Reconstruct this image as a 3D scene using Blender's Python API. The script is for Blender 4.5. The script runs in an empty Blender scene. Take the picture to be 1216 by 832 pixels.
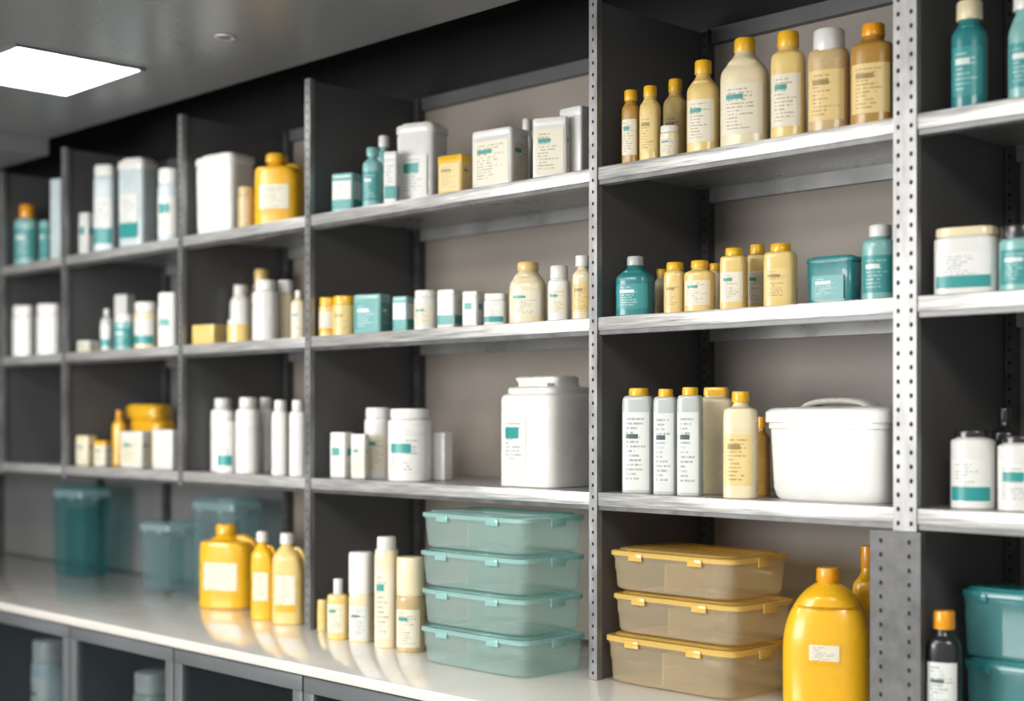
import bpy, bmesh, math, random
from math import sin, cos, tan, atan, pi, radians, sqrt
from mathutils import Vector
random.seed(4)
S = bpy.context.scene
F = 1688.9; YAW = radians(45.27); CZ = 1.393; HOR = 495.0
Y0 = 2.0                      # front plane of the shelving
DEPTH = 0.33
ZS = {'A': CZ+.468, 'B': CZ+.187, 'C': CZ-.141, 'D': CZ-.493}
POSTX = [-5.0, -4.27, -3.862, -3.23, -2.68, -1.789, -1.139, -0.45]
TOPZ = CZ+.785
CEIL = CZ+.82

# ------------------------------------------------------------------ materials
MC = {}
def nodes(name):
    m = bpy.data.materials.new(name); m.use_nodes = True
    nt = m.node_tree; b = nt.nodes['Principled BSDF']
    return m, nt, b
def mixcol(nt, fac, a, b):
    n = nt.nodes.new('ShaderNodeMix'); n.data_type = 'RGBA'
    for i, v in ((0, fac), (6, a), (7, b)):
        if isinstance(v, bpy.types.NodeSocket): nt.links.new(v, n.inputs[i])
        else: n.inputs[i].default_value = v if i == 0 else (*v[:3], 1)
    return n.outputs[2]
def math_(nt, op, a, b=None, c=None):
    n = nt.nodes.new('ShaderNodeMath'); n.operation = op
    for i, v in enumerate((a, b, c)):
        if v is None: continue
        if isinstance(v, (int, float)): n.inputs[i].default_value = v
        else: nt.links.new(v, n.inputs[i])
    return n.outputs[0]
def surf(name, col, rough=.5, metal=0., var=.12, scale=8, stretch=(1,1,1), bump=0., spec=.5, alpha=1., coat=0., clearcol=None):
    if name in MC: return MC[name]
    m, nt, b = nodes(name)
    tc = nt.nodes.new('ShaderNodeTexCoord'); mp = nt.nodes.new('ShaderNodeMapping')
    mp.inputs['Scale'].default_value = stretch
    nz = nt.nodes.new('ShaderNodeTexNoise'); nz.inputs['Scale'].default_value = scale; nz.inputs['Detail'].default_value = 5
    nt.links.new(tc.outputs['Object'], mp.inputs[0]); nt.links.new(mp.outputs[0], nz.inputs['Vector'])
    lo = tuple(c*(1-var) for c in col); hi = tuple(min(1, c*(1+var)) for c in col)
    fac = math_(nt, 'MULTIPLY_ADD', nz.outputs[0], 2.4, -.7); nt.nodes[-1].use_clamp = True
    nt.links.new(mixcol(nt, fac, lo, hi), b.inputs['Base Color'])
    r = math_(nt, 'MULTIPLY_ADD', nz.outputs[0], .2, max(.02, rough-.1)); nt.links.new(r, b.inputs['Roughness'])
    b.inputs['Metallic'].default_value = metal
    b.inputs['Specular IOR Level'].default_value = spec
    b.inputs['Coat Weight'].default_value = coat
    if clearcol:
        tr = nt.nodes.new('ShaderNodeBsdfTransparent'); tr.inputs[0].default_value = (*clearcol, 1)
        mx = nt.nodes.new('ShaderNodeMixShader'); mx.inputs[0].default_value = alpha
        nt.links.new(tr.outputs[0], mx.inputs[1]); nt.links.new(b.outputs[0], mx.inputs[2])
        nt.links.new(mx.outputs[0], nt.nodes['Material Output'].inputs[0])
    if bump:
        bp = nt.nodes.new('ShaderNodeBump'); bp.inputs['Strength'].default_value = bump; bp.inputs['Distance'].default_value = .002
        nt.links.new(nz.outputs[0], bp.inputs['Height']); nt.links.new(bp.outputs[0], b.inputs['Normal'])
    MC[name] = m; return m
PAL = {'W': (.72,.715,.68), 'T': (.025,.20,.21), 'L': (.22,.45,.43), 'Y': (.80,.44,.015), 'O': (.78,.32,.008), 'C': (.74,.54,.19),
       'P': (.74,.64,.42), 'A': (.42,.23,.045), 'G': (.44,.48,.46), 'K': (.015,.015,.017), 'N': (.54,.39,.19), 'E': (.54,.62,.64)}
def pl(k):
    return surf('plastic_'+k, PAL[k], rough=.28, var=.04, scale=14, coat=.25)
def clear(k, alpha):
    col, tint = {'t': ((.60,.76,.72), (.86,.96,.94)), 'a': ((.80,.68,.46), (.96,.89,.74)), 'y': ((.80,.54,.14), (.95,.82,.50)), 'b': ((.12,.36,.38), (.60,.80,.81)), 's': ((.36,.60,.57), (.70,.88,.86)), 'g': ((.36,.52,.54), (.78,.88,.89))}[k]
    return surf('clear_plastic_%s_%d' % (k, int(alpha*100)), col, rough=.14, var=.04, alpha=alpha, coat=.7, clearcol=tint)
def label(kind):
    nm = 'printed_label_'+kind
    if nm in MC: return MC[nm]
    base, band, text, N, bl, bh, ulim = {
        'lt': ((.71,.71,.67), (.02,.27,.25), (.14,.18,.18), 12, .56, .80, .70),
        'lw': ((.72,.67,.53), (.03,.27,.24), (.20,.16,.09), 14, .70, .80, .55),
        'ly': ((.74,.70,.57), (.78,.40,.01), (.20,.16,.10), 12, .0, .20, 2.),
        'lc': ((.73,.55,.23), (.30,.20,.06), (.20,.14,.05), 13, .70, .80, .6),
        'lg': ((.66,.68,.65), (.05,.09,.09), (.12,.13,.13), 17, .66, .72, .60),
        'tb': ((.04,.27,.27), (.66,.72,.69), (.5,.64,.62), 10, .64, .76, .6),
        'tw': ((.71,.71,.68), (.02,.27,.26), (.2,.25,.25), 12, .0, .34, 2.),
    }[kind]
    m, nt, b = nodes(nm)
    uv = nt.nodes.new('ShaderNodeUVMap'); sp = nt.nodes.new('ShaderNodeSeparateXYZ')
    nt.links.new(uv.outputs[0], sp.inputs[0]); u, v = sp.outputs[0], sp.outputs[1]
    oi = nt.nodes.new('ShaderNodeObjectInfo')
    vn = math_(nt, 'MULTIPLY', v, N); row = math_(nt, 'FLOOR', vn); fr = math_(nt, 'FRACT', vn)
    rm = math_(nt, 'MULTIPLY', math_(nt, 'GREATER_THAN', fr, .3), math_(nt, 'LESS_THAN', fr, .75))
    cb = nt.nodes.new('ShaderNodeCombineXYZ')
    nt.links.new(math_(nt, 'MULTIPLY', u, 24), cb.inputs[0]); nt.links.new(math_(nt, 'MULTIPLY', row, 7.3), cb.inputs[1])
    nt.links.new(math_(nt, 'MULTIPLY', oi.outputs['Random'], 50), cb.inputs[2])
    nz = nt.nodes.new('ShaderNodeTexNoise'); nz.inputs['Scale'].default_value = 1.; nz.inputs['Detail'].default_value = 1
    nt.links.new(cb.outputs[0], nz.inputs['Vector'])
    t = math_(nt, 'GREATER_THAN', nz.outputs[0], .45)
    cr = nt.nodes.new('ShaderNodeTexWhiteNoise'); cr.noise_dimensions = '2D'
    cb2 = nt.nodes.new('ShaderNodeCombineXYZ'); nt.links.new(row, cb2.inputs[0]); nt.links.new(oi.outputs['Random'], cb2.inputs[1]); nt.links.new(cb2.outputs[0], cr.inputs['Vector'])
    rend = math_(nt, 'MULTIPLY_ADD', cr.outputs['Value'], .5, .38)
    mg = math_(nt, 'MULTIPLY', math_(nt, 'GREATER_THAN', u, .12), math_(nt, 'LESS_THAN', u, rend))
    vm = math_(nt, 'MULTIPLY', math_(nt, 'GREATER_THAN', v, .1), math_(nt, 'LESS_THAN', v, .93))
    tm = math_(nt, 'MULTIPLY', math_(nt, 'MULTIPLY', t, rm), math_(nt, 'MULTIPLY', mg, vm))
    tm = math_(nt, 'MULTIPLY', tm, .62)
    c1 = mixcol(nt, tm, base, text)
    bm_ = math_(nt, 'MULTIPLY', math_(nt, 'GREATER_THAN', v, bl), math_(nt, 'LESS_THAN', v, bh))
    if ulim < 1: bm_ = math_(nt, 'MULTIPLY', bm_, math_(nt, 'MULTIPLY', math_(nt, 'GREATER_THAN', u, .12), math_(nt, 'LESS_THAN', u, ulim)))
    c2 = mixcol(nt, bm_, c1, band)
    nt.links.new(c2, b.inputs['Base Color']); b.inputs['Roughness'].default_value = .35
    MC[nm] = m; return m

M_post = surf('galvanised_steel', (.26,.26,.26), .36, .5, .35, 40, (1,1,.3), .15)
M_postl = surf('galvanised_steel_light', (.27,.27,.265), .40, .4, .35, 40, (1,1,.3), .15)
M_postd = surf('dark_steel', (.10,.10,.10), .45, .4, .3, 30)
M_lip = surf('worn_brushed_aluminium', (.47,.465,.45), .32, .4, .38, 70, (.2,2,5), .3)
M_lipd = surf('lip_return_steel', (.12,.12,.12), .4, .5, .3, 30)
M_shelf = surf('shelf_sheet_metal', (.36,.36,.355), .30, .3, .2, 12)
M_back = surf('taupe_glow_back_panel', (.265,.232,.198), .5, .0, .14, 3, (1,1,1), .1)  # taupe panel, with the warm glow of these bays put into the colour
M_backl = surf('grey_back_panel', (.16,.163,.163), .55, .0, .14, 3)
M_part = surf('graphite_shade_partition', (.10,.101,.103), .42, .1, .12, 4)  # dark grey, with the shade of the right-facing sides put into the colour
M_hole = surf('hole_shadow_steel', (.010,.010,.010), .8)
M_black = surf('void_shade_black', (.006,.006,.006), .9)  # near-black colour that paints in the darkness of the void over the racks
M_ceil = surf('painted_ceiling', (.19,.197,.20), .30, .0, .05, 1.5, spec=.5)
M_count = surf('cream_stone_counter', (.66,.635,.59), .12, .0, .05, 6, coat=.5)
M_cab = surf('cabinet_grey_lacquer', (.13,.14,.145), .35, .1, .1, 5)
M_cabin = surf('cabinet_interior', (.07,.077,.082), .6)
M_glass = surf('smoked_glass', (.04,.05,.055), .08, alpha=.15, clearcol=(.85,.89,.9))
M_floor = surf('floor_concrete', (.32,.31,.30), .5, 0, .15, 3)
M_wall = surf('wall_paint', (.2,.2,.2), .7)
def emis(name, col, st):
    m, nt, b = nodes(name); b.inputs['Emission Color'].default_value = (*col, 1); b.inputs['Emission Strength'].default_value = st
    b.inputs['Base Color'].default_value = (.9,.9,.9,1); return m
M_led = emis('led_diffuser', (1,.98,.95), 8)

# ------------------------------------------------------------------ mesh builder
def chaikin(p, it=2):
    for _ in range(it):
        q = [p[0]]
        for a, b in zip(p, p[1:]):
            q.append(tuple(a[i]*.75+b[i]*.25 for i in range(len(a)))); q.append(tuple(a[i]*.25+b[i]*.75 for i in range(len(a))))
        q.append(p[-1]); p = q
    return p
class O:
    def __init__(s, name):
        s.name = name; s.bm = bmesh.new(); s.uv = s.bm.loops.layers.uv.new('UVMap'); s.mats = []
    def mi(s, m):
        if m not in s.mats: s.mats.append(m)
        return s.mats.index(m)
    def loft(s, secs, mat, N=32, ridge=0, capb=True, capt=True):
        k = s.mi(mat); rings = []
        for sec in secs:
            z, a, b, n = sec[:4]; cx = sec[4] if len(sec) > 4 else 0; cy = sec[5] if len(sec) > 5 else 0
            r = []
            for i in range(N):
                t = 2*pi*(i+.5)/N; c, q = cos(t), sin(t); g = 1+(ridge if i % 2 else 0)
                r.append(s.bm.verts.new((cx+a*g*math.copysign(abs(c)**(2/n), c), cy+b*g*math.copysign(abs(q)**(2/n), q), z)))
            rings.append(r)
        for r0, r1 in zip(rings, rings[1:]):
            for i in range(N):
                f = s.bm.faces.new((r0[i], r0[(i+1) % N], r1[(i+1) % N], r1[i])); f.material_index = k; f.smooth = True
        if capb: f = s.bm.faces.new(rings[0][::-1]); f.material_index = k
        if capt: f = s.bm.faces.new(rings[-1]); f.material_index = k
    def label(s, a, b, n, z0, z1, mat, U=.8, off=.0009, cx=0, a1=None, b1=None, side=False, uc=0):
        k = s.mi(mat); a1 = a1 or a; b1 = b1 or b; nu = 12; g = []
        for j in range(2):
            row = []
            z = z0 if j == 0 else z1; aa = a if j == 0 else a1; bb = b if j == 0 else b1
            for i in range(nu+1):
                u = uc-U+2*U*i/nu; w = (1-min(1, abs(u))**n)**(1/n)
                if side: p = (cx+aa*w+off, bb*u, z)
                else: p = (cx+aa*u, -bb*w-off, z)
                row.append(s.bm.verts.new(p))
            g.append(row)
        for i in range(nu):
            f = s.bm.faces.new((g[0][i], g[0][i+1], g[1][i+1], g[1][i])); f.material_index = k; f.smooth = True
            for l, (uu, vv) in zip(f.loops, ((i/nu, 0), ((i+1)/nu, 0), ((i+1)/nu, 1), (i/nu, 1))): l[s.uv].uv = (uu, vv)
    def tube(s, pts, r, mat, N=12, flat=1.):
        k = s.mi(mat); pts = [Vector(p) for p in chaikin([tuple(p) for p in pts], 2)]; rings = []
        for i, p in enumerate(pts):
            d = (pts[min(i+1, len(pts)-1)]-pts[max(i-1, 0)]).normalized()
            side = Vector((0, 1, 0)); 
            if abs(d.y) > .9: side = Vector((1, 0, 0))
            u = d.cross(side).normalized(); v = u.cross(d).normalized()
            rings.append([s.bm.verts.new(p+u*r*cos(2*pi*j/N)+v*r*flat*sin(2*pi*j/N)) for j in range(N)])
        for r0, r1 in zip(rings, rings[1:]):
            for j in range(N):
                f = s.bm.faces.new((r0[j], r0[(j+1) % N], r1[(j+1) % N], r1[j])); f.material_index = k; f.smooth = True
        for r_ in (rings[0][::-1], rings[-1]):
            f = s.bm.faces.new(r_); f.material_index = k
    def box(s, x0, x1, y0, y1, z0, z1, mat, bev=0):
        k = s.mi(mat)
        v = [s.bm.verts.new((x, y, z)) for z in (z0, z1) for y in (y0, y1) for x in (x0, x1)]
        fs = []
        for q in ((0,2,3,1), (4,5,7,6), (0,1,5,4), (2,6,7,3), (0,4,6,2), (1,3,7,5)):
            f = s.bm.faces.new([v[i] for i in q]); f.material_index = k; fs.append(f)
        if bev:
            es = list({e for f in fs for e in f.edges})
            r = bmesh.ops.bevel(s.bm, geom=es, offset=bev, segments=2, affect='EDGES', profile=.5)
            for f in r['faces']: f.material_index = k
    def disc(s, c, rx, rz, mat, axis='y', N=10):
        k = s.mi(mat); vs = []
        for i in range(N):
            t = 2*pi*i/N
            if axis == 'y': p = (c[0]+rx*cos(t), c[1], c[2]+rz*sin(t))
            elif axis == 'x': p = (c[0], c[1]+rx*cos(t), c[2]+rz*sin(t))
            else: p = (c[0]+rx*cos(t), c[1]+rz*sin(t), c[2])
            vs.append(s.bm.verts.new(p))
        f = s.bm.faces.new(vs); f.material_index = k
    def done(s, loc=(0,0,0), rot=0, parent=None, recalc=True):
        if recalc: bmesh.ops.recalc_face_normals(s.bm, faces=s.bm.faces[:])
        me = bpy.data.meshes.new(s.name); s.bm.to_mesh(me); s.bm.free()
        for m in s.mats: me.materials.append(m)
        me.set_sharp_from_angle(angle=radians(42))
        ob = bpy.data.objects.new(s.name, me); S.collection.objects.link(ob)
        ob.location = loc; ob.rotation_euler = (0, 0, rot)
        if parent: ob.parent = parent
        return ob
def empty(name, loc=(0,0,0)):
    e = bpy.data.objects.new(name, None); e.location = loc; e.empty_display_size = .05; S.collection.objects.link(e); return e

# ------------------------------------------------------------------ product shapes
def prof(o, P, a, b, h, n, mat, it=2, **kw):
    P = chaikin(P, it)
    o.loft([(z*h, a*r, min(a*r, b) if (r < .75 and z > .3) else b*r, n if r > .8 else 2+(n-2)*max(0, (r-.5)/.3), cx) for r, z, cx in [(p+(0,))[:3] for p in P]], mat, **kw)
def bottle(o, a, b, h, n, body, cap, lab, sh=.70, nr=.42, ch=.13, cr=.46, lb=(.12,.6), U=.85, rnd=False):
    P = [(.9,0), (1,.0), (1,.05), (1,sh-.12), (1,sh), (.93,sh+.06), (nr+.12,max(sh+.07,1-ch-.07)), (nr,1-ch-.02), (nr,1-ch)]
    if rnd: P = [(.88,0), (.98,.0), (1,.05), (1,.2), (1,.38), (.99,.50), (.93,.60), (.82,.69), (.68,.77), (.50,.84), (.32,.88), (nr,.895), (nr,1-ch)]
    prof(o, P, a, b, h, n, pl(body) if isinstance(body, str) else body)
    R = min(cr*a, b*.97)
    o.loft([((1-ch-.012)*h, R, R, 2), ((1-ch-.012)*h+.001, R*1.02, R*1.02, 2), (.985*h, R, R, 2), (h, R*.92, R*.92, 2)], pl(cap), N=40, ridge=.035)
    if lab: o.label(a, b, n, lb[0]*h, min(lb[1], sh-.09)*h, label(lab), U=U)
def jar(o, a, b, h, n, body, cap, lab, ch=.2, cr=.93, lb=(.1,.62)):
    t = 1-ch
    P = [(.9,0), (1,0), (1,.05), (1,t-.1), (1,t-.04), (cr*.93,t-.01), (cr*.93,t)]
    prof(o, P, a, b, h, n, pl(body))
    o.loft([((t-.005)*h, a*cr, b*cr, n), (.96*h, a*cr, b*cr, n), (.99*h, a*cr*.97, b*cr*.97, n), (h, a*cr*.9, b*cr*.9, n)], pl(cap), N=48, ridge=.02)
    if lab: o.label(a, b, n, lb[0]*h, min(lb[1], t-.12)*h, label(lab), U=.86)
def carton(o, a, b, h, n, body, cap, lab, **k):
    m = pl(body); e = min(.004, h*.05)
    o.loft([(0, a-e, b-e, 9), (e*.4, a-e*.3, b-e*.3, 9), (e, a, b, 9), (h*.86, a, b, 9), (h*.865, a*.985, b*.985, 9), (h*.875, a*.985, b*.985, 9), (h*.88, a, b, 9), (h-e, a, b, 9), (h-e*.3, a-e*.3, b-e*.3, 9), (h, a-e, b-e, 9)], m, N=48)
    if cap != body: o.loft([(h*.84, a*1.02, b*1.02, 9), (h*1.0, a*1.02, b*1.02, 9), (h*1.02, a*.96, b*.96, 9)], pl(cap), N=48)
    if lab:
        o.label(a, b, 9, .1*h, .8*h, label(lab), U=.86); o.label(a, b, 9, .12*h, .78*h, label(lab), U=.8, side=True)
def bin4(o, a, b, h, n, body, cap, lab, **k):
    m = pl(body)
    o.loft([(0, a*.90, b*.90, 5), (.006, a*.95, b*.95, 5.5), (.02, a*.96, b*.96, 6), (h*.84, a, b, 6), (h*.86, a*.97, b*.97, 6), (h*.88, a*.97, b*.97, 6)], m, N=48)
    o.loft([(h*.875, a*1.01, b*1.01, 6), (h*.88, a*1.03, b*1.03, 6), (h*.95, a*1.03, b*1.03, 6), (h*.97, a*.99, b*.99, 6), (h*.975, a*.85, b*.85, 5), (h, a*.80, b*.80, 5)], pl(cap), N=48)
    if lab: o.label(a*.98, b*.98, 6, .12*h, .6*h, label(lab), U=.7, off=.003)
def tub(o, a, b, h, n, body, lid, lab, taper=.95, lidh=.16, divide=False, latch=True, rim=None):
    z1 = h*(1-lidh); rim = rim or lid
    o.loft([(0, a*taper*.95, b*taper*.93, 7), (.003, a*taper*.99, b*taper*.985, 8), (.008, a*taper, b*taper, 9), (z1*.55, a*.965, b*.962, 9), (z1*.57, a*.975, b*.972, 9), (z1*.9, a*.98, b*.975, 9), (z1*.92, a*.995, b*.995, 9), (z1, a*.995, b*.995, 9)], body, N=64)
    zt = h-z1
    o.loft([(z1-.001, a*1.02, b*1.02, 9), (z1+zt*.5, a*1.02, b*1.02, 9), (z1+zt*.62, a*1.0, b*.995, 9)], rim, N=64, capb=False, capt=False)
    o.loft([(z1+zt*.62, a*1.0, b*.995, 9), (z1+zt*.66, a*.94, b*.92, 8), (h*.985, a*.92, b*.89, 8), (h, a*.90, b*.87, 7)], lid, N=64, capb=False)
    if divide:
        o.box(-a*.06-.0012, -a*.06+.0012, -b*.93, b*.9, .006, z1*.85, body)
    if latch:
        for q in (-.5, .45):
            o.box(a*q-a*.11, a*q+a*.11, -b*1.05, -b*1.02, z1-.009, z1+.004, rim, .001)
        o.box(a*1.02, a*1.045, -b*.22, b*.22, z1-.010, z1+.006, rim, .001)
def jug(o, a, b, h, n, body, cap, lab, side=1, capw=.30, lb=(.14,.55), sh=.55):
    m = pl(body); cx = -side*a*.18
    P = [(.88,0,0), (1,0,0), (1,.05,0), (1,sh-.1,0), (1,sh,0), (.9,sh+.14,cx*.35), (.62,.80,cx*.9), (.36,.86,cx), (.30,.88,cx), (.30,.90,cx)]
    P = chaikin(P, 2)
    o.loft([(z*h, a*r, b*min(1, r*1.15) if z > .3 else b*r, n if r > .7 else 2.2, c) for r, z, c in P], m, N=40)
    o.loft([(.885*h, a*capw*1.05, a*capw*1.05, 2, cx), (.98*h, a*capw, a*capw, 2, cx), (h, a*capw*.9, a*capw*.9, 2, cx)], pl(cap), N=40, ridge=.03)
    o.tube([(cx+side*a*.25, 0, .80*h), (side*a*.45, 0, .84*h), (side*a*.86, 0, .78*h), (side*a*.98, 0, .62*h), (side*a*.9, 0, .46*h), (side*a*.7, 0, .40*h)], a*.13, m, flat=1.2)
    if lab: o.label(a, b, n, lb[0]*h, min(lb[1], sh-.06)*h, label(lab), U=.62)
def canister(o, a, b, h, n, body, cap, lab):
    m = pl(body)
    P = [(.93,0), (1,0), (1,.04), (1,.72), (1,.79), (.97,.825), (.88,.84), (.84,.845)]
    P = chaikin(P, 2)
    o.loft([(z*h, a*r, b*r, 5.5) for r, z in P], m, N=48)
    o.loft([(.835*h, a*.80, b*.80, 4.5), (.84*h, a*.88, b*.88, 4.5), (.885*h, a*.88, b*.88, 4.5), (.90*h, a*.84, b*.84, 4.5), (.905*h, a*.76, b*.72, 4)], pl(cap), N=48)
    o.loft([(.90*h, a*.72, b*.56, 5), (.94*h, a*.72, b*.54, 5, -a*.03), (.985*h, a*.80, b*.52, 5, -a*.08), (1.0*h, a*.74, b*.46, 4.5, -a*.08)], pl(cap), N=48)
    o.box(a*.30, a*.62, -b*.75, b*.3, .90*h, .935*h, pl(cap), .002)
    if lab: o.label(a, b, 5.5, .2*h, .62*h, label(lab), U=.42, uc=-.3)
def coolbox(o, a, b, h, n, body, cap, lab):
    m = pl(body)
    o.loft([(0, a*.90, b*.88, 5), (.006, a*.93, b*.92, 5.5), (.02, a*.94, b*.93, 7), (h*.70, a*.965, b*.96, 8), (h*.71, a*.99, b*.99, 8), (h*.77, a*.99, b*.99, 8)], m, N=64)
    o.loft([(h*.765, a*1.0, b*1.0, 8), (h*.77, a*1.03, b*1.03, 8), (h*.87, a*1.03, b*1.03, 8), (h*.90, a*1.0, b*1.0, 7), (h*.915, a*.93, b*.92, 6), (h*.92, a*.7, b*.66, 5), (h*.925, a*.66, b*.6, 5)], m, N=64)
    o.tube([(-a*.62, -b*.2, h*.90), (-a*.52, -b*.2, h*.955), (-a*.3, -b*.2, h*.985), (a*.15, -b*.2, h*.985), (a*.4, -b*.2, h*.955), (a*.5, -b*.2, h*.90)], a*.045, m, flat=5)
def cloths(o, a, b, h, n, body, cap, lab):
    m = pl(body)
    for i in range(4):
        z0 = h*i/4.; dx = a*.08*((i*7) % 3-1)
        o.loft([(z0, a*.86, b*.84, 3.5, dx), (z0+h*.03, a*.95, b*.93, 3.5, dx), (z0+h*.12, a*(.97-.06*(i==3)), b*.95, 3.5, dx), (z0+h*.2, a*.93, b*.9, 3.5, dx), (z0+h*.245, a*.80, b*.8, 3, dx)], m, N=32)
K = dict(bottle=bottle, jar=jar, carton=carton, jug=jug, canister=canister, coolbox=coolbox, cloths=cloths, tub=tub, bin4=bin4)

def ray(px): a = atan((px-608)/F); return YAW-a, a
PLACED = []
def put(name, kind, lvl, x0, x1, yt, gap=.012, body='W', cap='W', lab=None, dr=.8, th=.6, n=None, hmax=None, kw={}, basey=None):
    pm = (x0+x1)/2; phi, al = ray(pm); t = th*phi
    if n is None: n = {'bottle': 2.6, 'jar': 2.2, 'carton': 9, 'jug': 3.2, 'canister': 5.5, 'coolbox': 6.5, 'cloths': 3.5, 'tub': 7, 'bin4': 6}[kind]
    c, s_ = cos(phi-t), abs(sin(phi-t))
    k = .96*(c+dr*s_) if n >= 5 else (sqrt(c*c+dr*dr*s_*s_) if n < 2.4 else .5*(sqrt(c*c+dr*dr*s_*s_)+.95*(c+dr*s_)))
    zb = ZS[lvl]; front = Y0+gap
    if basey:
        Zc = F*(CZ-zb)/(basey-HOR); front = Zc*cos(phi)/cos(al)
    Y = front+.05
    for _ in range(6):
        Zc = Y*cos(al)/cos(phi); w = (x1-x0)*Zc/F/k; d = w*dr
        if n >= 5: ey = .5*(w*sin(t)+d*cos(t)); ex = .5*(w*cos(t)+d*sin(t))
        else: ey = .5*sqrt((w*sin(t))**2+(d*cos(t))**2); ex = .5*sqrt((w*cos(t))**2+(d*sin(t))**2); 
        if n > 2.4 and n < 5: ey *= 1.07; ex *= 1.07
        Y = front+ey
    Y = min(Y, Y0+DEPTH-.022-ey)
    Zc = Y*cos(al)/cos(phi)
    X = -Y*tan(phi); lim = (-9, 9)
    if lvl != 'D' or pm > 366:
        for l, r in zip(POSTX, POSTX[1:]):
            xm = -Y0*tan(phi)
            if l < xm < r:
                lim = (l+.012+ex, r-.012-ex); X = min(max(X, lim[0]), lim[1])
    h = CZ+(HOR-yt)*Zc/F-zb
    if hmax: h = min(h, hmax)
    o = O(name); K[kind](o, w/2, d/2, h, n, body, cap, lab, **kw)
    ob = o.done((X, Y, zb+.0004), t)
    PLACED.append([ob, X, Y, ex, ey, lvl, lim])
    return ob

# ------------------------------------------------------------------ room shell
o = O('floor'); o.box(-6.2, 1.6, -2.2, 2.5, -.05, 0, M_floor); o.done()
o = O('wall_back'); o.box(-6.2, 1.6, 2.36, 2.46, 0, 2.75, M_wall); o.done()
o = O('wall_left'); o.box(-6.3, -6.2, -2.2, 2.46, 0, 2.75, M_wall); o.done()
o = O('ceiling')
o.box(-6.2, 1.6, -2.2, 1.98, CEIL, CEIL+.06, M_ceil)
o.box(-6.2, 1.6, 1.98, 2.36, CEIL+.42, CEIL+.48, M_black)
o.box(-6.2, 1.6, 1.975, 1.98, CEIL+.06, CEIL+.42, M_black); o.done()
o = O('trim_1')       # dropped soffit at the far end
o.box(-6.2, -3.93, -2.2, 1.975, CEIL-.05, CEIL-.0005, M_ceil); o.done()
o = O('void_shade_panel')       # black sheet standing in for the shade in the void above the racks
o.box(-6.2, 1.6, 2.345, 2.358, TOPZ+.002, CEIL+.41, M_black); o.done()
def ledpanel(x0, x1, y0, y1, mat):
    o = O('ceiling_light_panel')
    z = CEIL
    o.box(x0, x1, y0, y1, z-.004, z-.0006, mat)
    e = .008
    for q in ((x0-e, x1+e, y0-e, y0), (x0-e, x1+e, y1, y1+e), (x0-e, x0, y0, y1), (x1, x1+e, y0, y1)):
        o.box(*q, z-.006, z-.0006, M_cab)
    o.done()
ledpanel(-3.36, -2.99, 1.43, 1.735, M_led)
M_led_added = emis('added_led_diffuser', (1,.96,.90), 20)  # for the three unseen panels below, added to light the racks
ledpanel(-3.4, -2.8, .1, .7, M_led_added)
ledpanel(-1.9, -1.3, .1, .7, M_led_added)
ledpanel(-.5, .1, .5, 1.1, M_led_added)
o = O('recessed_downlight')
c = (-2.612, 1.717)
o.loft([(CEIL-.004, .016, .016, 2, *c), (CEIL-.005, .021, .021, 2, *c), (CEIL-.003, .023, .023, 2, *c), (CEIL-.0006, .024, .024, 2, *c)], M_lip, N=28)
o.disc((c[0], c[1], CEIL-.0055), .013, .013, M_cab, 'z', 20); o.done()

# ------------------------------------------------------------------ shelving unit
rack = empty('shelving_unit')
def post(name, X, w, z0, z1, y=Y0-.014, rows=1, mat=M_post, sideL=.014, pitch=.022):
    o = O(name)
    o.box(X-w/2, X+w/2, y, y+.003, z0, z1, mat)
    o.box(X-w/2, X-w/2+.003, y+.003, y+sideL, z0, z1, mat)
    o.box(X+w/2-.003, X+w/2, y+.003, y+sideL, z0, z1, mat)
    z = z0+.012; hr = .0026 if rows == 1 else .003
    while z < z1-.01:
        xs = [X] if rows == 1 else [X-w*.28, X+w*.28]
        for x in xs: o.disc((x, y-.0004, z), hr, hr*1.35, M_hole)
        z += pitch
    o.done(parent=rack, recalc=False)
zb = ZS['D']+.001
for i, X in enumerate(POSTX):
    top = TOPZ if X > -3.9 else CEIL-.055
    w = .040 if i == 6 else .020
    low = zb if i not in (1, 2, 3) else ZS['C']-.035
    if i == 6: low = ZS['C']-.036
    post('front_post_%d' % i, X, w, low, top, rows=2 if i == 6 else 1, mat=M_postl if i >= 6 else M_post)
    if i == 6: post('wide_base_post', -1.156, .088, zb, ZS['C']-.037, rows=2, mat=M_postd)
    o = O('back_post_%d' % i)
    o.box(X+.006, X+.024, 2.306, 2.327, zb, top, M_postd)
    z = zb+.012
    while z < top-.01:
        o.disc((X+.015, 2.3055, z), .0026, .0036, M_hole); z += .022
    o.done(parent=rack, recalc=False)
    o = O('partition_%d' % i)
    pz = zb if i not in (1, 2, 3) else ZS['C']-.012
    o.box(X-.004, X+.004, Y0-.0105, 2.33, pz, top-.004, M_part); o.done(parent=rack)
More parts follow.
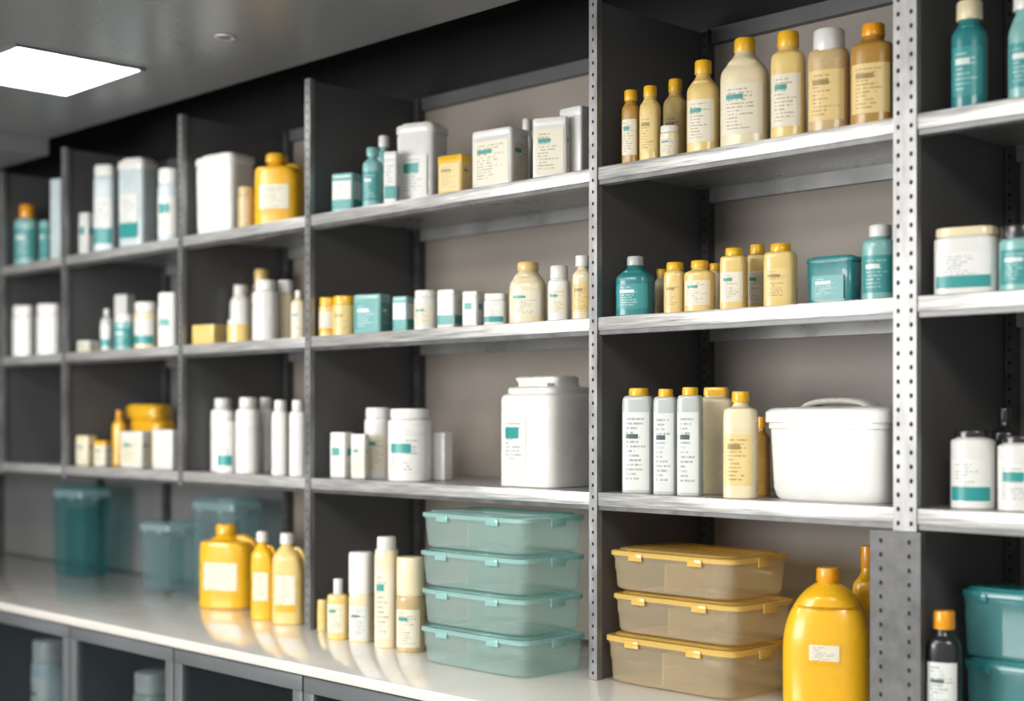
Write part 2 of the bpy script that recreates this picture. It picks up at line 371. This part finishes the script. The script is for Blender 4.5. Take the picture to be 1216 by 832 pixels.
for i, (l, r) in enumerate(zip(POSTX, POSTX[1:])):
    for L in 'ABC':
        z = ZS[L]; o = O('shelf_%s_%d' % (L.lower(), i))
        o.box(l+.0045, r-.0045, Y0-.006, 2.329, z-.006, z, M_shelf)
        o.box(l+.0105, r-.0105, Y0-.012, Y0-.006, z-.025, z-.0001, M_lip, .0018)
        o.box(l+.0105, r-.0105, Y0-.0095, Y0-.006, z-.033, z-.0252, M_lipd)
        o.box(l+.0105, r-.0105, Y0-.006, Y0+.012, z-.033, z-.030, M_shelf)
        o.box(l+.0045, r-.0045, 2.312, 2.328, z-.034, z-.006, M_shelf)
        o.done(parent=rack)
    top = TOPZ if l > -3.9 else CEIL-.056
    o = O('back_panel_%d' % i)
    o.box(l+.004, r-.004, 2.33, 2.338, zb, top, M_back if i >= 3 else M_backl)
    o.done(parent=rack)
    o = O('top_rail_%d' % i)
    o.box(l+.03, r-.006, 2.31, 2.329, top-.03, top, M_part)
    o.done(parent=rack)

# ------------------------------------------------------------------ counter and base cabinets
o = O('countertop'); CY = 1.70
o.box(-6.18, 1.55, CY, 2.355, ZS['D']-.022, ZS['D'], M_count, .003); o.done()
cab = empty('base_cabinet')
zt = ZS['D']-.0225
o = O('carcass')
o.box(-6.15, 1.5, 2.33, 2.35, .08, zt, M_cabin)
o.box(-6.15, 1.5, CY+.03, 2.33, .08, .10, M_cabin)
o.box(-6.15, 1.5, CY+.05, 2.33, .0, .08, M_cab)
o.box(-6.15, 1.5, CY+.03, 2.33, .50, .515, M_cabin)
edges = []
xd = -3.29-.485*5
while xd < 1.4:
    edges.append(xd); xd += .485
for x in edges: o.box(x-.008, x+.008, CY+.03, 2.33, .10, zt, M_cabin)
o.done(parent=cab)
for i, (a, b) in enumerate(zip(edges, edges[1:])):
    o = O('glass_door_%d' % i); a += .003; b -= .003; fw = .032; y0, y1 = CY+.008, CY+.029; z0, z1 = .09, zt-.003
    o.box(a, b, y0, y1, z1-fw, z1, M_cab, .0015); o.box(a, b, y0, y1, z0, z0+fw, M_cab, .0015)
    o.box(a, a+fw, y0, y1, z0+fw, z1-fw, M_cab, .0015); o.box(b-fw, b, y0, y1, z0+fw, z1-fw, M_cab, .0015)
    o.box(a+fw, b-fw, y0+.009, y0+.013, z0+fw, z1-fw, M_glass)
    o.done(parent=cab)
for (x, y, w, h, k) in ((-3.68, 1.86, .05, .265, 'E'), (-3.55, 1.9, .05, .20, 'W'), (-3.17, 1.88, .05, .24, 'G'), (-3.04, 1.9, .05, .225, 'E'), (-2.92, 1.88, .04, .22, 'T'), (-2.55, 1.9, .05, .23, 'G')):
    o = O('storage_jar'); jar(o, w, w, h, 3, k, 'W', 'lg'); o.done((x, y, .5155))

# ------------------------------------------------------------------ stock on the shelves
B, J, X_, G = 'bottle', 'jar', 'carton', 'jug'
# --- level A
put('teal_cap_bottle', B, 'A', 17, 48, 244, body='L', cap='O', lab='tb', kw=dict(ch=.2, cr=.6, nr=.55))
put('small_carton', X_, 'A', 47, 60, 262, body='L', cap='L', lab='tb', th=.3, gap=.004, dr=.5)
put('white_carton', X_, 'A', 60, 80, 213, body='E', cap='E', th=.3)
put('small_carton', X_, 'A', 94, 113, 253, th=.2, lab='lt')
put('plastic_canister', J, 'A', 112, 140, 197, body='E', n=4, lab='tw', kw=dict(ch=.12))
put('clear_canister', 'bin4', 'A', 140, 188, 190, body='E', cap='W', n=6, lab='tw', th=.3)
put('plastic_jar', J, 'A', 188, 214, 201, body='E', lab='lt')
put('storage_box', 'bin4', 'A', 230, 302, 186, body='W', th=.1, dr=.6)
put('amber_jar', J, 'A', 284, 303, 222, body='N', cap='N', gap=.004)
put('detergent_jug', G, 'A', 301, 364, 184, body='Y', cap='Y', lab='ly', th=.6, kw=dict(side=1, capw=.42, sh=.66))
put('soap_carton', X_, 'A', 394, 430, 207, body='L', cap='L', lab='tw', th=.4)
put('shampoo_bottle', B, 'A', 430, 455, 176, body='L', cap='L', lab='tb', kw=dict(cr=.6))
put('shampoo_bottle', B, 'A', 445, 467, 162, body='L', cap='W', gap=.09, lab='tb', kw=dict(cr=.6))
put('medicine_carton', X_, 'A', 456, 474, 180, lab='tw', th=.5, dr=.5, gap=.005)
put('plastic_tub', 'bin4', 'A', 470, 533, 149, n=6, lab='lt', th=.4, gap=.04, dr=.8)
put('yellow_carton', X_, 'A', 520, 560, 187, body='C', cap='Y', lab='lc', th=.2, gap=.005, dr=.6)
put('white_carton', X_, 'A', 560, 628, 156, lab='lw', th=.15, dr=.6)
put('plastic_bottle', B, 'A', 618, 634, 142, gap=.16, kw=dict(cr=.7))
put('storage_box', X_, 'A', 633, 676, 140, lab='lw', th=.5, dr=.3)
put('storage_box', X_, 'A', 664, 706, 129, th=.0, dr=.7, gap=.06)
put('amber_bottle', B, 'A', 738, 760, 108, body='A', cap='Y', lab='lw', gap=.004, kw=dict(cr=.7, nr=.6, sh=.72))
put('lotion_bottle', B, 'A', 759, 785, 103, body='C', cap='Y', lab='lc', gap=.004, kw=dict(cr=.6, nr=.55))
put('lotion_bottle', B, 'A', 787, 817, 95, body='C', cap='Y', lab='lc', gap=.1, kw=dict(cr=.55, nr=.5))
put('small_jar', J, 'A', 784, 806, 150, body='P', cap='W', lab='lw', gap=.004)
put('shampoo_bottle', B, 'A', 815, 855, 73, body='C', cap='Y', lab='lw', kw=dict(cr=.5, nr=.42, sh=.66))
put('detergent_bottle', B, 'A', 855, 914, 47, body='P', cap='Y', lab='lw', dr=.6, kw=dict(cr=.42, nr=.4, sh=.66, ch=.11))
put('detergent_bottle', B, 'A', 915, 957, 39, body='C', cap='Y', lab='lw', dr=.7, kw=dict(cr=.6, nr=.55, sh=.74))
put('amber_bottle', B, 'A', 959, 1010, 37, body='N', cap='W', lab='lc', dr=.75, kw=dict(cr=.72, nr=.68, sh=.74, ch=.2))
put('amber_bottle', B, 'A', 1010, 1064, 30, body='A', cap='O', lab='lc', dr=.7, kw=dict(cr=.5, nr=.45, sh=.74, ch=.11))
put('teal_bottle', B, 'A', 1130, 1173, 3, body='T', cap='P', lab='tb', dr=.9, kw=dict(cr=.7, nr=.55, sh=.66, ch=.16))
put('teal_bottle', B, 'A', 1198, 1240, -6, body='L', cap='W', lab='tb', dr=.9, kw=dict(cr=.7, nr=.55, sh=.62, ch=.14))
# --- level B
put('plastic_jar', J, 'B', 15, 43, 363, n=4, lab=None); put('plastic_jar', J, 'B', 44, 76, 361, n=4)
put('small_carton', X_, 'B', 92, 118, 405, th=.2, lab='lw')
put('small_bottle', B, 'B', 119, 135, 367, body='G', cap='W', lab='tw')
put('white_carton', X_, 'B', 136, 160, 350, gap=.1, th=.3)
put('teal_jar', J, 'B', 136, 160, 374, body='L', cap='W', gap=.004, lab='tb')
put('plastic_jar', J, 'B', 160, 187, 359, body='P', cap='W', lab='tw')
put('plastic_canister', J, 'B', 188, 214, 348, n=4, lab='lt')
put('yellow_carton', X_, 'B', 228, 268, 386, body='C', cap='C', gap=.004, th=.1, dr=.5)
put('plastic_bottle', B, 'B', 236, 262, 343, gap=.12, kw=dict(cr=.65, nr=.6))
put('small_jar', J, 'B', 270, 298, 380, body='C', cap='W', gap=.004)
put('lotion_bottle', B, 'B', 268, 302, 320, gap=.13, body='P', cap='C', kw=dict(cr=.5, nr=.45, sh=.6))
put('plastic_jar', J, 'B', 300, 331, 333, n=2.2, gap=.02, kw=dict(ch=.16, cr=.75))
put('plastic_jar', J, 'B', 328, 350, 333, body='P', gap=.08, kw=dict(ch=.2, cr=.8))
put('lotion_bottle', B, 'B', 345, 365, 345, body='P', cap='W', gap=.01, lab='lw')
put('yellow_jar', J, 'B', 374, 394, 354, body='C', cap='Y', lab='ly', gap=.004); put('yellow_jar', J, 'B', 393, 420, 352, body='C', cap='Y', lab='lc')
put('teal_carton', X_, 'B', 420, 464, 350, body='L', cap='L', lab='tb', th=.3, dr=.6)
put('teal_carton', X_, 'B', 466, 492, 352, body='L', cap='L', lab='tw', th=.3)
put('supplement_jar', J, 'B', 492, 519, 345, lab='lw', kw=dict(ch=.16))
put('medicine_carton', X_, 'B', 519, 549, 344, lab='tw', th=.3)
put('medicine_carton', X_, 'B', 549, 574, 346, lab='lt', th=.35)
put('supplement_jar', J, 'B', 575, 604, 349, lab='tw', n=4)
put('detergent_bottle', B, 'B', 604, 650, 312, body='P', cap='C', lab='lw', dr=.65, kw=dict(cr=.55, nr=.5, sh=.62, ch=.12))
put('lotion_bottle', B, 'B', 650, 678, 316, body='W', cap='W', lab='lw', kw=dict(cr=.8, nr=.75, sh=.66, ch=.22))
put('lotion_bottle', B, 'B', 679, 706, 304, body='P', cap='W', lab='lc', kw=dict(cr=.7, nr=.5, sh=.66, ch=.16))
put('teal_bottle', B, 'B', 731, 778, 305, body='T', cap='G', lab='tb', gap=.004, n=3, kw=dict(cr=.42, nr=.38, sh=.62, ch=.14))
put('lotion_bottle', B, 'B', 777, 795, 320, body='P', cap='Y', gap=.12, kw=dict(cr=.7, nr=.6))
put('lotion_bottle', B, 'B', 788, 815, 312, body='C', cap='Y', gap=.02, lab='lc', kw=dict(cr=.75, nr=.7, sh=.75))
put('lotion_bottle', B, 'B', 812, 850, 310, body='C', cap='Y', lab='lw', gap=.004, kw=dict(cr=.55, nr=.5, sh=.72))
put('lotion_bottle', B, 'B', 840, 858, 313, body='P', cap='Y', gap=.12, kw=dict(cr=.7, nr=.6))
put('lotion_bottle', B, 'B', 855, 888, 295, body='C', cap='Y', lab='lw', gap=.01, n=3.5, kw=dict(cr=.62, nr=.55, sh=.8, ch=.13))
put('lotion_bottle', B, 'B', 887, 912, 291, body='C', cap='Y', lab='lw', gap=.08, n=3.5, kw=dict(cr=.7, nr=.6, sh=.78, ch=.13))
put('lotion_bottle', B, 'B', 907, 947, 290, body='C', cap='Y', lab='lc', gap=.01, n=3.5, kw=dict(cr=.6, nr=.55, sh=.8, ch=.13))
put('teal_storage_box', 'bin4', 'B', 958, 1024, 305, body='T', cap='T', lab='tb', th=.1, dr=.5, gap=.05)
put('teal_bottle', B, 'B', 1023, 1068, 268, body='L', cap='W', lab='tb', dr=.9, n=2.4, gap=.05, kw=dict(cr=.6, nr=.55, sh=.74, ch=.14))
put('cream_tub', J, 'B', 1111, 1186, 271, body='W', cap='P', lab='tw', n=4, dr=.6, th=.5, kw=dict(ch=.13))
put('teal_jar', J, 'B', 1188, 1240, 268, body='L', cap='K', lab='tb')
# --- level C
put('small_carton', X_, 'C', 88, 112, 517, body='P', cap='P', lab='lw', th=.3); put('small_carton', X_, 'C', 112, 134, 524, body='W', cap='Y', lab='lw', th=.3)
put('yellow_bottle', B, 'C', 133, 150, 487, body='Y', cap='O', gap=.1)
put('white_carton', X_, 'C', 143, 180, 512, th=.1, lab='lw', dr=.4, gap=.004); put('white_carton', X_, 'C', 181, 215, 510, th=.1, dr=.4, gap=.004)
put('folded_cloths', 'cloths', 'C', 150, 208, 480, body='Y', gap=.15, dr=.6, th=.2)
kwb = dict(cr=.68, nr=.6, sh=.78, ch=.12)
for (a, b, t, g) in ((246, 276, 473, .06), (258, 281, 489, .004), (279, 310, 472, .02), (305, 326, 472, .09), (322, 344, 475, .01), (343, 366, 475, .01)):
    put('white_lotion_bottle', B, 'C', a, b, t, gap=g, lab='tw' if g < .005 else None, kw=kwb)
put('white_carton', X_, 'C', 392, 420, 513, lab='lt', th=.3); put('white_carton', X_, 'C', 417, 438, 515, lab='lw', th=.5, dr=.6)
put('supplement_jar', J, 'C', 433, 465, 484, gap=.06, lab='lw', kw=dict(ch=.14, cr=.9)); 
put('supplement_jar', J, 'C', 461, 512, 485, lab='lt', kw=dict(ch=.13, cr=.88), gap=.015)
put('white_carton', X_, 'C', 504, 530, 513, th=.2, gap=.08)
put('white_canister', 'canister', 'C', 590, 714, 447, lab='lt', th=.0, dr=.95, gap=.025)
for (a, b, t, c) in ((739, 778, 461, 'Y'), (776, 805, 462, 'Y'), (804, 835, 460, 'Y')):
    put('detergent_bottle', B, 'C', a, b, t, gap=.004, body='G', cap=c, lab='lg', n=4, dr=.7, kw=dict(cr=.6, nr=.52, sh=.86, ch=.07, lb=(.03,.78)))
put('detergent_canister', J, 'C', 829, 872, 460, gap=.07, body='P', cap='Y', n=5, dr=.6, kw=dict(ch=.08, cr=.7))
put('lotion_bottle', B, 'C', 859, 900, 465, gap=.004, body='P', cap='Y', lab='lc', n=3.5, dr=.7, kw=dict(cr=.5, nr=.42, sh=.78, ch=.09))
put('amber_bottle', B, 'C', 893, 915, 495, gap=.1, body='A', cap='O')
put('white_storage_tub', 'coolbox', 'C', 910, 1110, 474, th=.0, dr=.75, gap=.03)
put('supplement_jar', J, 'C', 1130, 1181, 510, cap='K', lab='tw', gap=.03, kw=dict(ch=.1, cr=.8))
put('dark_bottle', B, 'C', 1176, 1210, 485, body='K', cap='K', gap=.14)
put('supplement_jar', J, 'C', 1186, 1236, 517, cap='K', lab='lt', gap=.03, kw=dict(ch=.1, cr=.8))
# --- counter
put('detergent_jug', G, 'D', 237, 312, 622, basey=727, body='Y', cap='Y', lab='ly', th=.5, kw=dict(side=1, capw=.34, sh=.66))
put('detergent_jug', G, 'D', 298, 330, 631, basey=738, body='Y', cap='W', lab='ly', th=.6, kw=dict(capw=.45, sh=.6))
put('detergent_jug', G, 'D', 323, 366, 633, basey=744, body='C', cap='W', lab='ly', th=.6, kw=dict(capw=.4, sh=.6))
put('small_jar', J, 'D', 377, 390, 712, basey=750, body='C', cap='C')
put('lotion_bottle', B, 'D', 388, 415, 687, basey=761, body='C', cap='W', lab='lw', kw=dict(cr=.42, nr=.4, sh=.68, ch=.26))
put('lotion_bottle', J, 'D', 414, 444, 655, basey=764, body='P', cap='W', lab='lg', n=3, kw=dict(cr=1., ch=.46, lb=(.04,.40)))
put('lotion_bottle', B, 'D', 444, 474, 637, basey=771, body='P', cap='W', lab='lw', kw=dict(cr=.9, nr=.85, sh=.82, ch=.13, lb=(.08,.7)))
put('lotion_bottle', J, 'D', 471, 504, 661, basey=776, body='N', cap='P', lab='lw', kw=dict(cr=.97, ch=.40, lb=(.05,.45)))
def stack(name, x, y, items, bodym, lidm, **kw):
    z = ZS['D']+.0005
    for (dx, w, d, h) in items:
        o = O(name); tub(o, w/2, d/2, h-.0015, 7, bodym, lidm, None, **kw)
        o.done((x+dx+w/2, y+d/2, z)); z += h
stack('teal_storage_container', -2.175, 1.885, [(0,.305,.18,.078), (.002,.30,.178,.0765), (-.002,.305,.18,.0765), (.003,.30,.18,.0765)], clear('t', .27), clear('s', .32), divide=True, rim=clear('s', .62))
stack('amber_storage_container', -1.772, 1.992, [(0,.30,.185,.094), (.018,.292,.183,.078), (.012,.287,.183,.080)], clear('a', .30), clear('y', .40), divide=True, rim=clear('y', .68))
put('large_detergent_bottle', B, 'D', 930, 1037, 674, gap=.03, body='Y', cap='O', lab='ly', th=.75, dr=.6, n=2.6, kw=dict(cr=.25, nr=.22, sh=.58, ch=.085, lb=(.33,.47), U=.33, rnd=True))
put('yellow_bottle', B, 'D', 1012, 1050, 648, gap=.17, body='Y', cap='O')
put('dark_bottle', B, 'D', 1100, 1142, 725, gap=.0, body='K', cap='O', lab='lg', kw=dict(cr=.6, nr=.5, sh=.7))
def bin_(name, x0, x1, yt, y, dr, body, lid, z=None, h=None, rim=None):
    pm = (x0+x1)/2; phi, al = ray(pm); Zc = y*cos(al)/cos(phi); w = (x1-x0)*Zc/F/(cos(phi)+dr*sin(phi)); d = w*dr
    zb = ZS['D']+.0005 if z is None else z
    h = h or CZ+(HOR-yt)*Zc/F-zb
    o = O(name); tub(o, w/2, d/2, h, 7, body, lid, None, taper=.95, lidh=.12, divide=True, rim=rim); o.done((-y*tan(phi), y, zb)); return zb+h, w, d
z, w, d = bin_('teal_tub', 1146, 1290, 780, 2.14, .7, clear('b', .6), pl('T'), h=.115)
bin_('teal_tub', 1143, 1286, 705, 2.14, .7, clear('b', .6), pl('T'), z=z+.001, h=.11)
bin_('teal_storage_bin', 62, 132, 576, 2.18, .6, clear('b', .12), clear('b', .2), rim=clear('g', .5))
bin_('teal_storage_bin', 165, 238, 618, 2.17, .7, clear('g', .18), clear('g', .25), rim=clear('g', .55))
bin_('teal_storage_bin', 226, 312, 590, 2.2, .5, clear('g', .18), clear('g', .25), rim=clear('g', .55))

# resolve contacts between neighbouring stock: slide the rear one back, or aside
for it in range(6):
    for i, p in enumerate(PLACED):
        for q in PLACED[i+1:]:
            if p[5] != q[5]: continue
            ox = p[3]+q[3]-abs(p[1]-q[1]); oy = p[4]+q[4]-abs(p[2]-q[2])
            if ox > .001 and oy > .001:
                r = q if q[2] > p[2] else p; f = p if r is q else q
                ymax = Y0+DEPTH-.02-r[4]
                if oy < ox*1.5 and r[2]+oy <= ymax: r[2] += oy+.001
                else:
                    sx = 1 if r[1] > f[1] else -1
                    r[1] = min(max(r[1]+sx*(ox/2+.0005), r[6][0]), r[6][1]); f[1] = min(max(f[1]-sx*(ox/2+.0005), f[6][0]), f[6][1])
for p in PLACED: p[0].location.x = p[1]; p[0].location.y = p[2]

# ------------------------------------------------------------------ light
w = bpy.data.worlds.new('room_ambient'); S.world = w; w.use_nodes = True
w.node_tree.nodes['Background'].inputs[0].default_value = (.92,.96,1,1); w.node_tree.nodes['Background'].inputs[1].default_value = .6
def area(name, loc, tgt, sx, sy, e, col):
    l = bpy.data.lights.new(name, 'AREA'); l.shape = 'RECTANGLE'; l.size = sx; l.size_y = sy; l.energy = e; l.color = col
    ob = bpy.data.objects.new(name, l); ob.location = loc; S.collection.objects.link(ob)
    ob.rotation_euler = (Vector(tgt)-Vector(loc)).to_track_quat('-Z', 'Y').to_euler()
area('added_key_light', (-3.0, -1.6, 1.6), (-2.3, 2, 1.3), 1.8, 1.2, 112, (1,.985,.96))  # soft key light added behind the viewpoint to light the racks
S.view_settings.view_transform = 'Standard'
S.view_settings.look = 'None'

# ------------------------------------------------------------------ camera
cd = bpy.data.cameras.new('camera'); cam = bpy.data.objects.new('camera', cd); S.collection.objects.link(cam); S.camera = cam
cd.lens = 50; cd.sensor_width = 36; cd.shift_y = 79/1216; cam.location = (0, 0, CZ); cam.rotation_euler = (radians(90), 0, YAW)
cd.clip_start = .05
cd.dof.use_dof = True; cd.dof.focus_distance = 2.6; cd.dof.aperture_fstop = 1.8
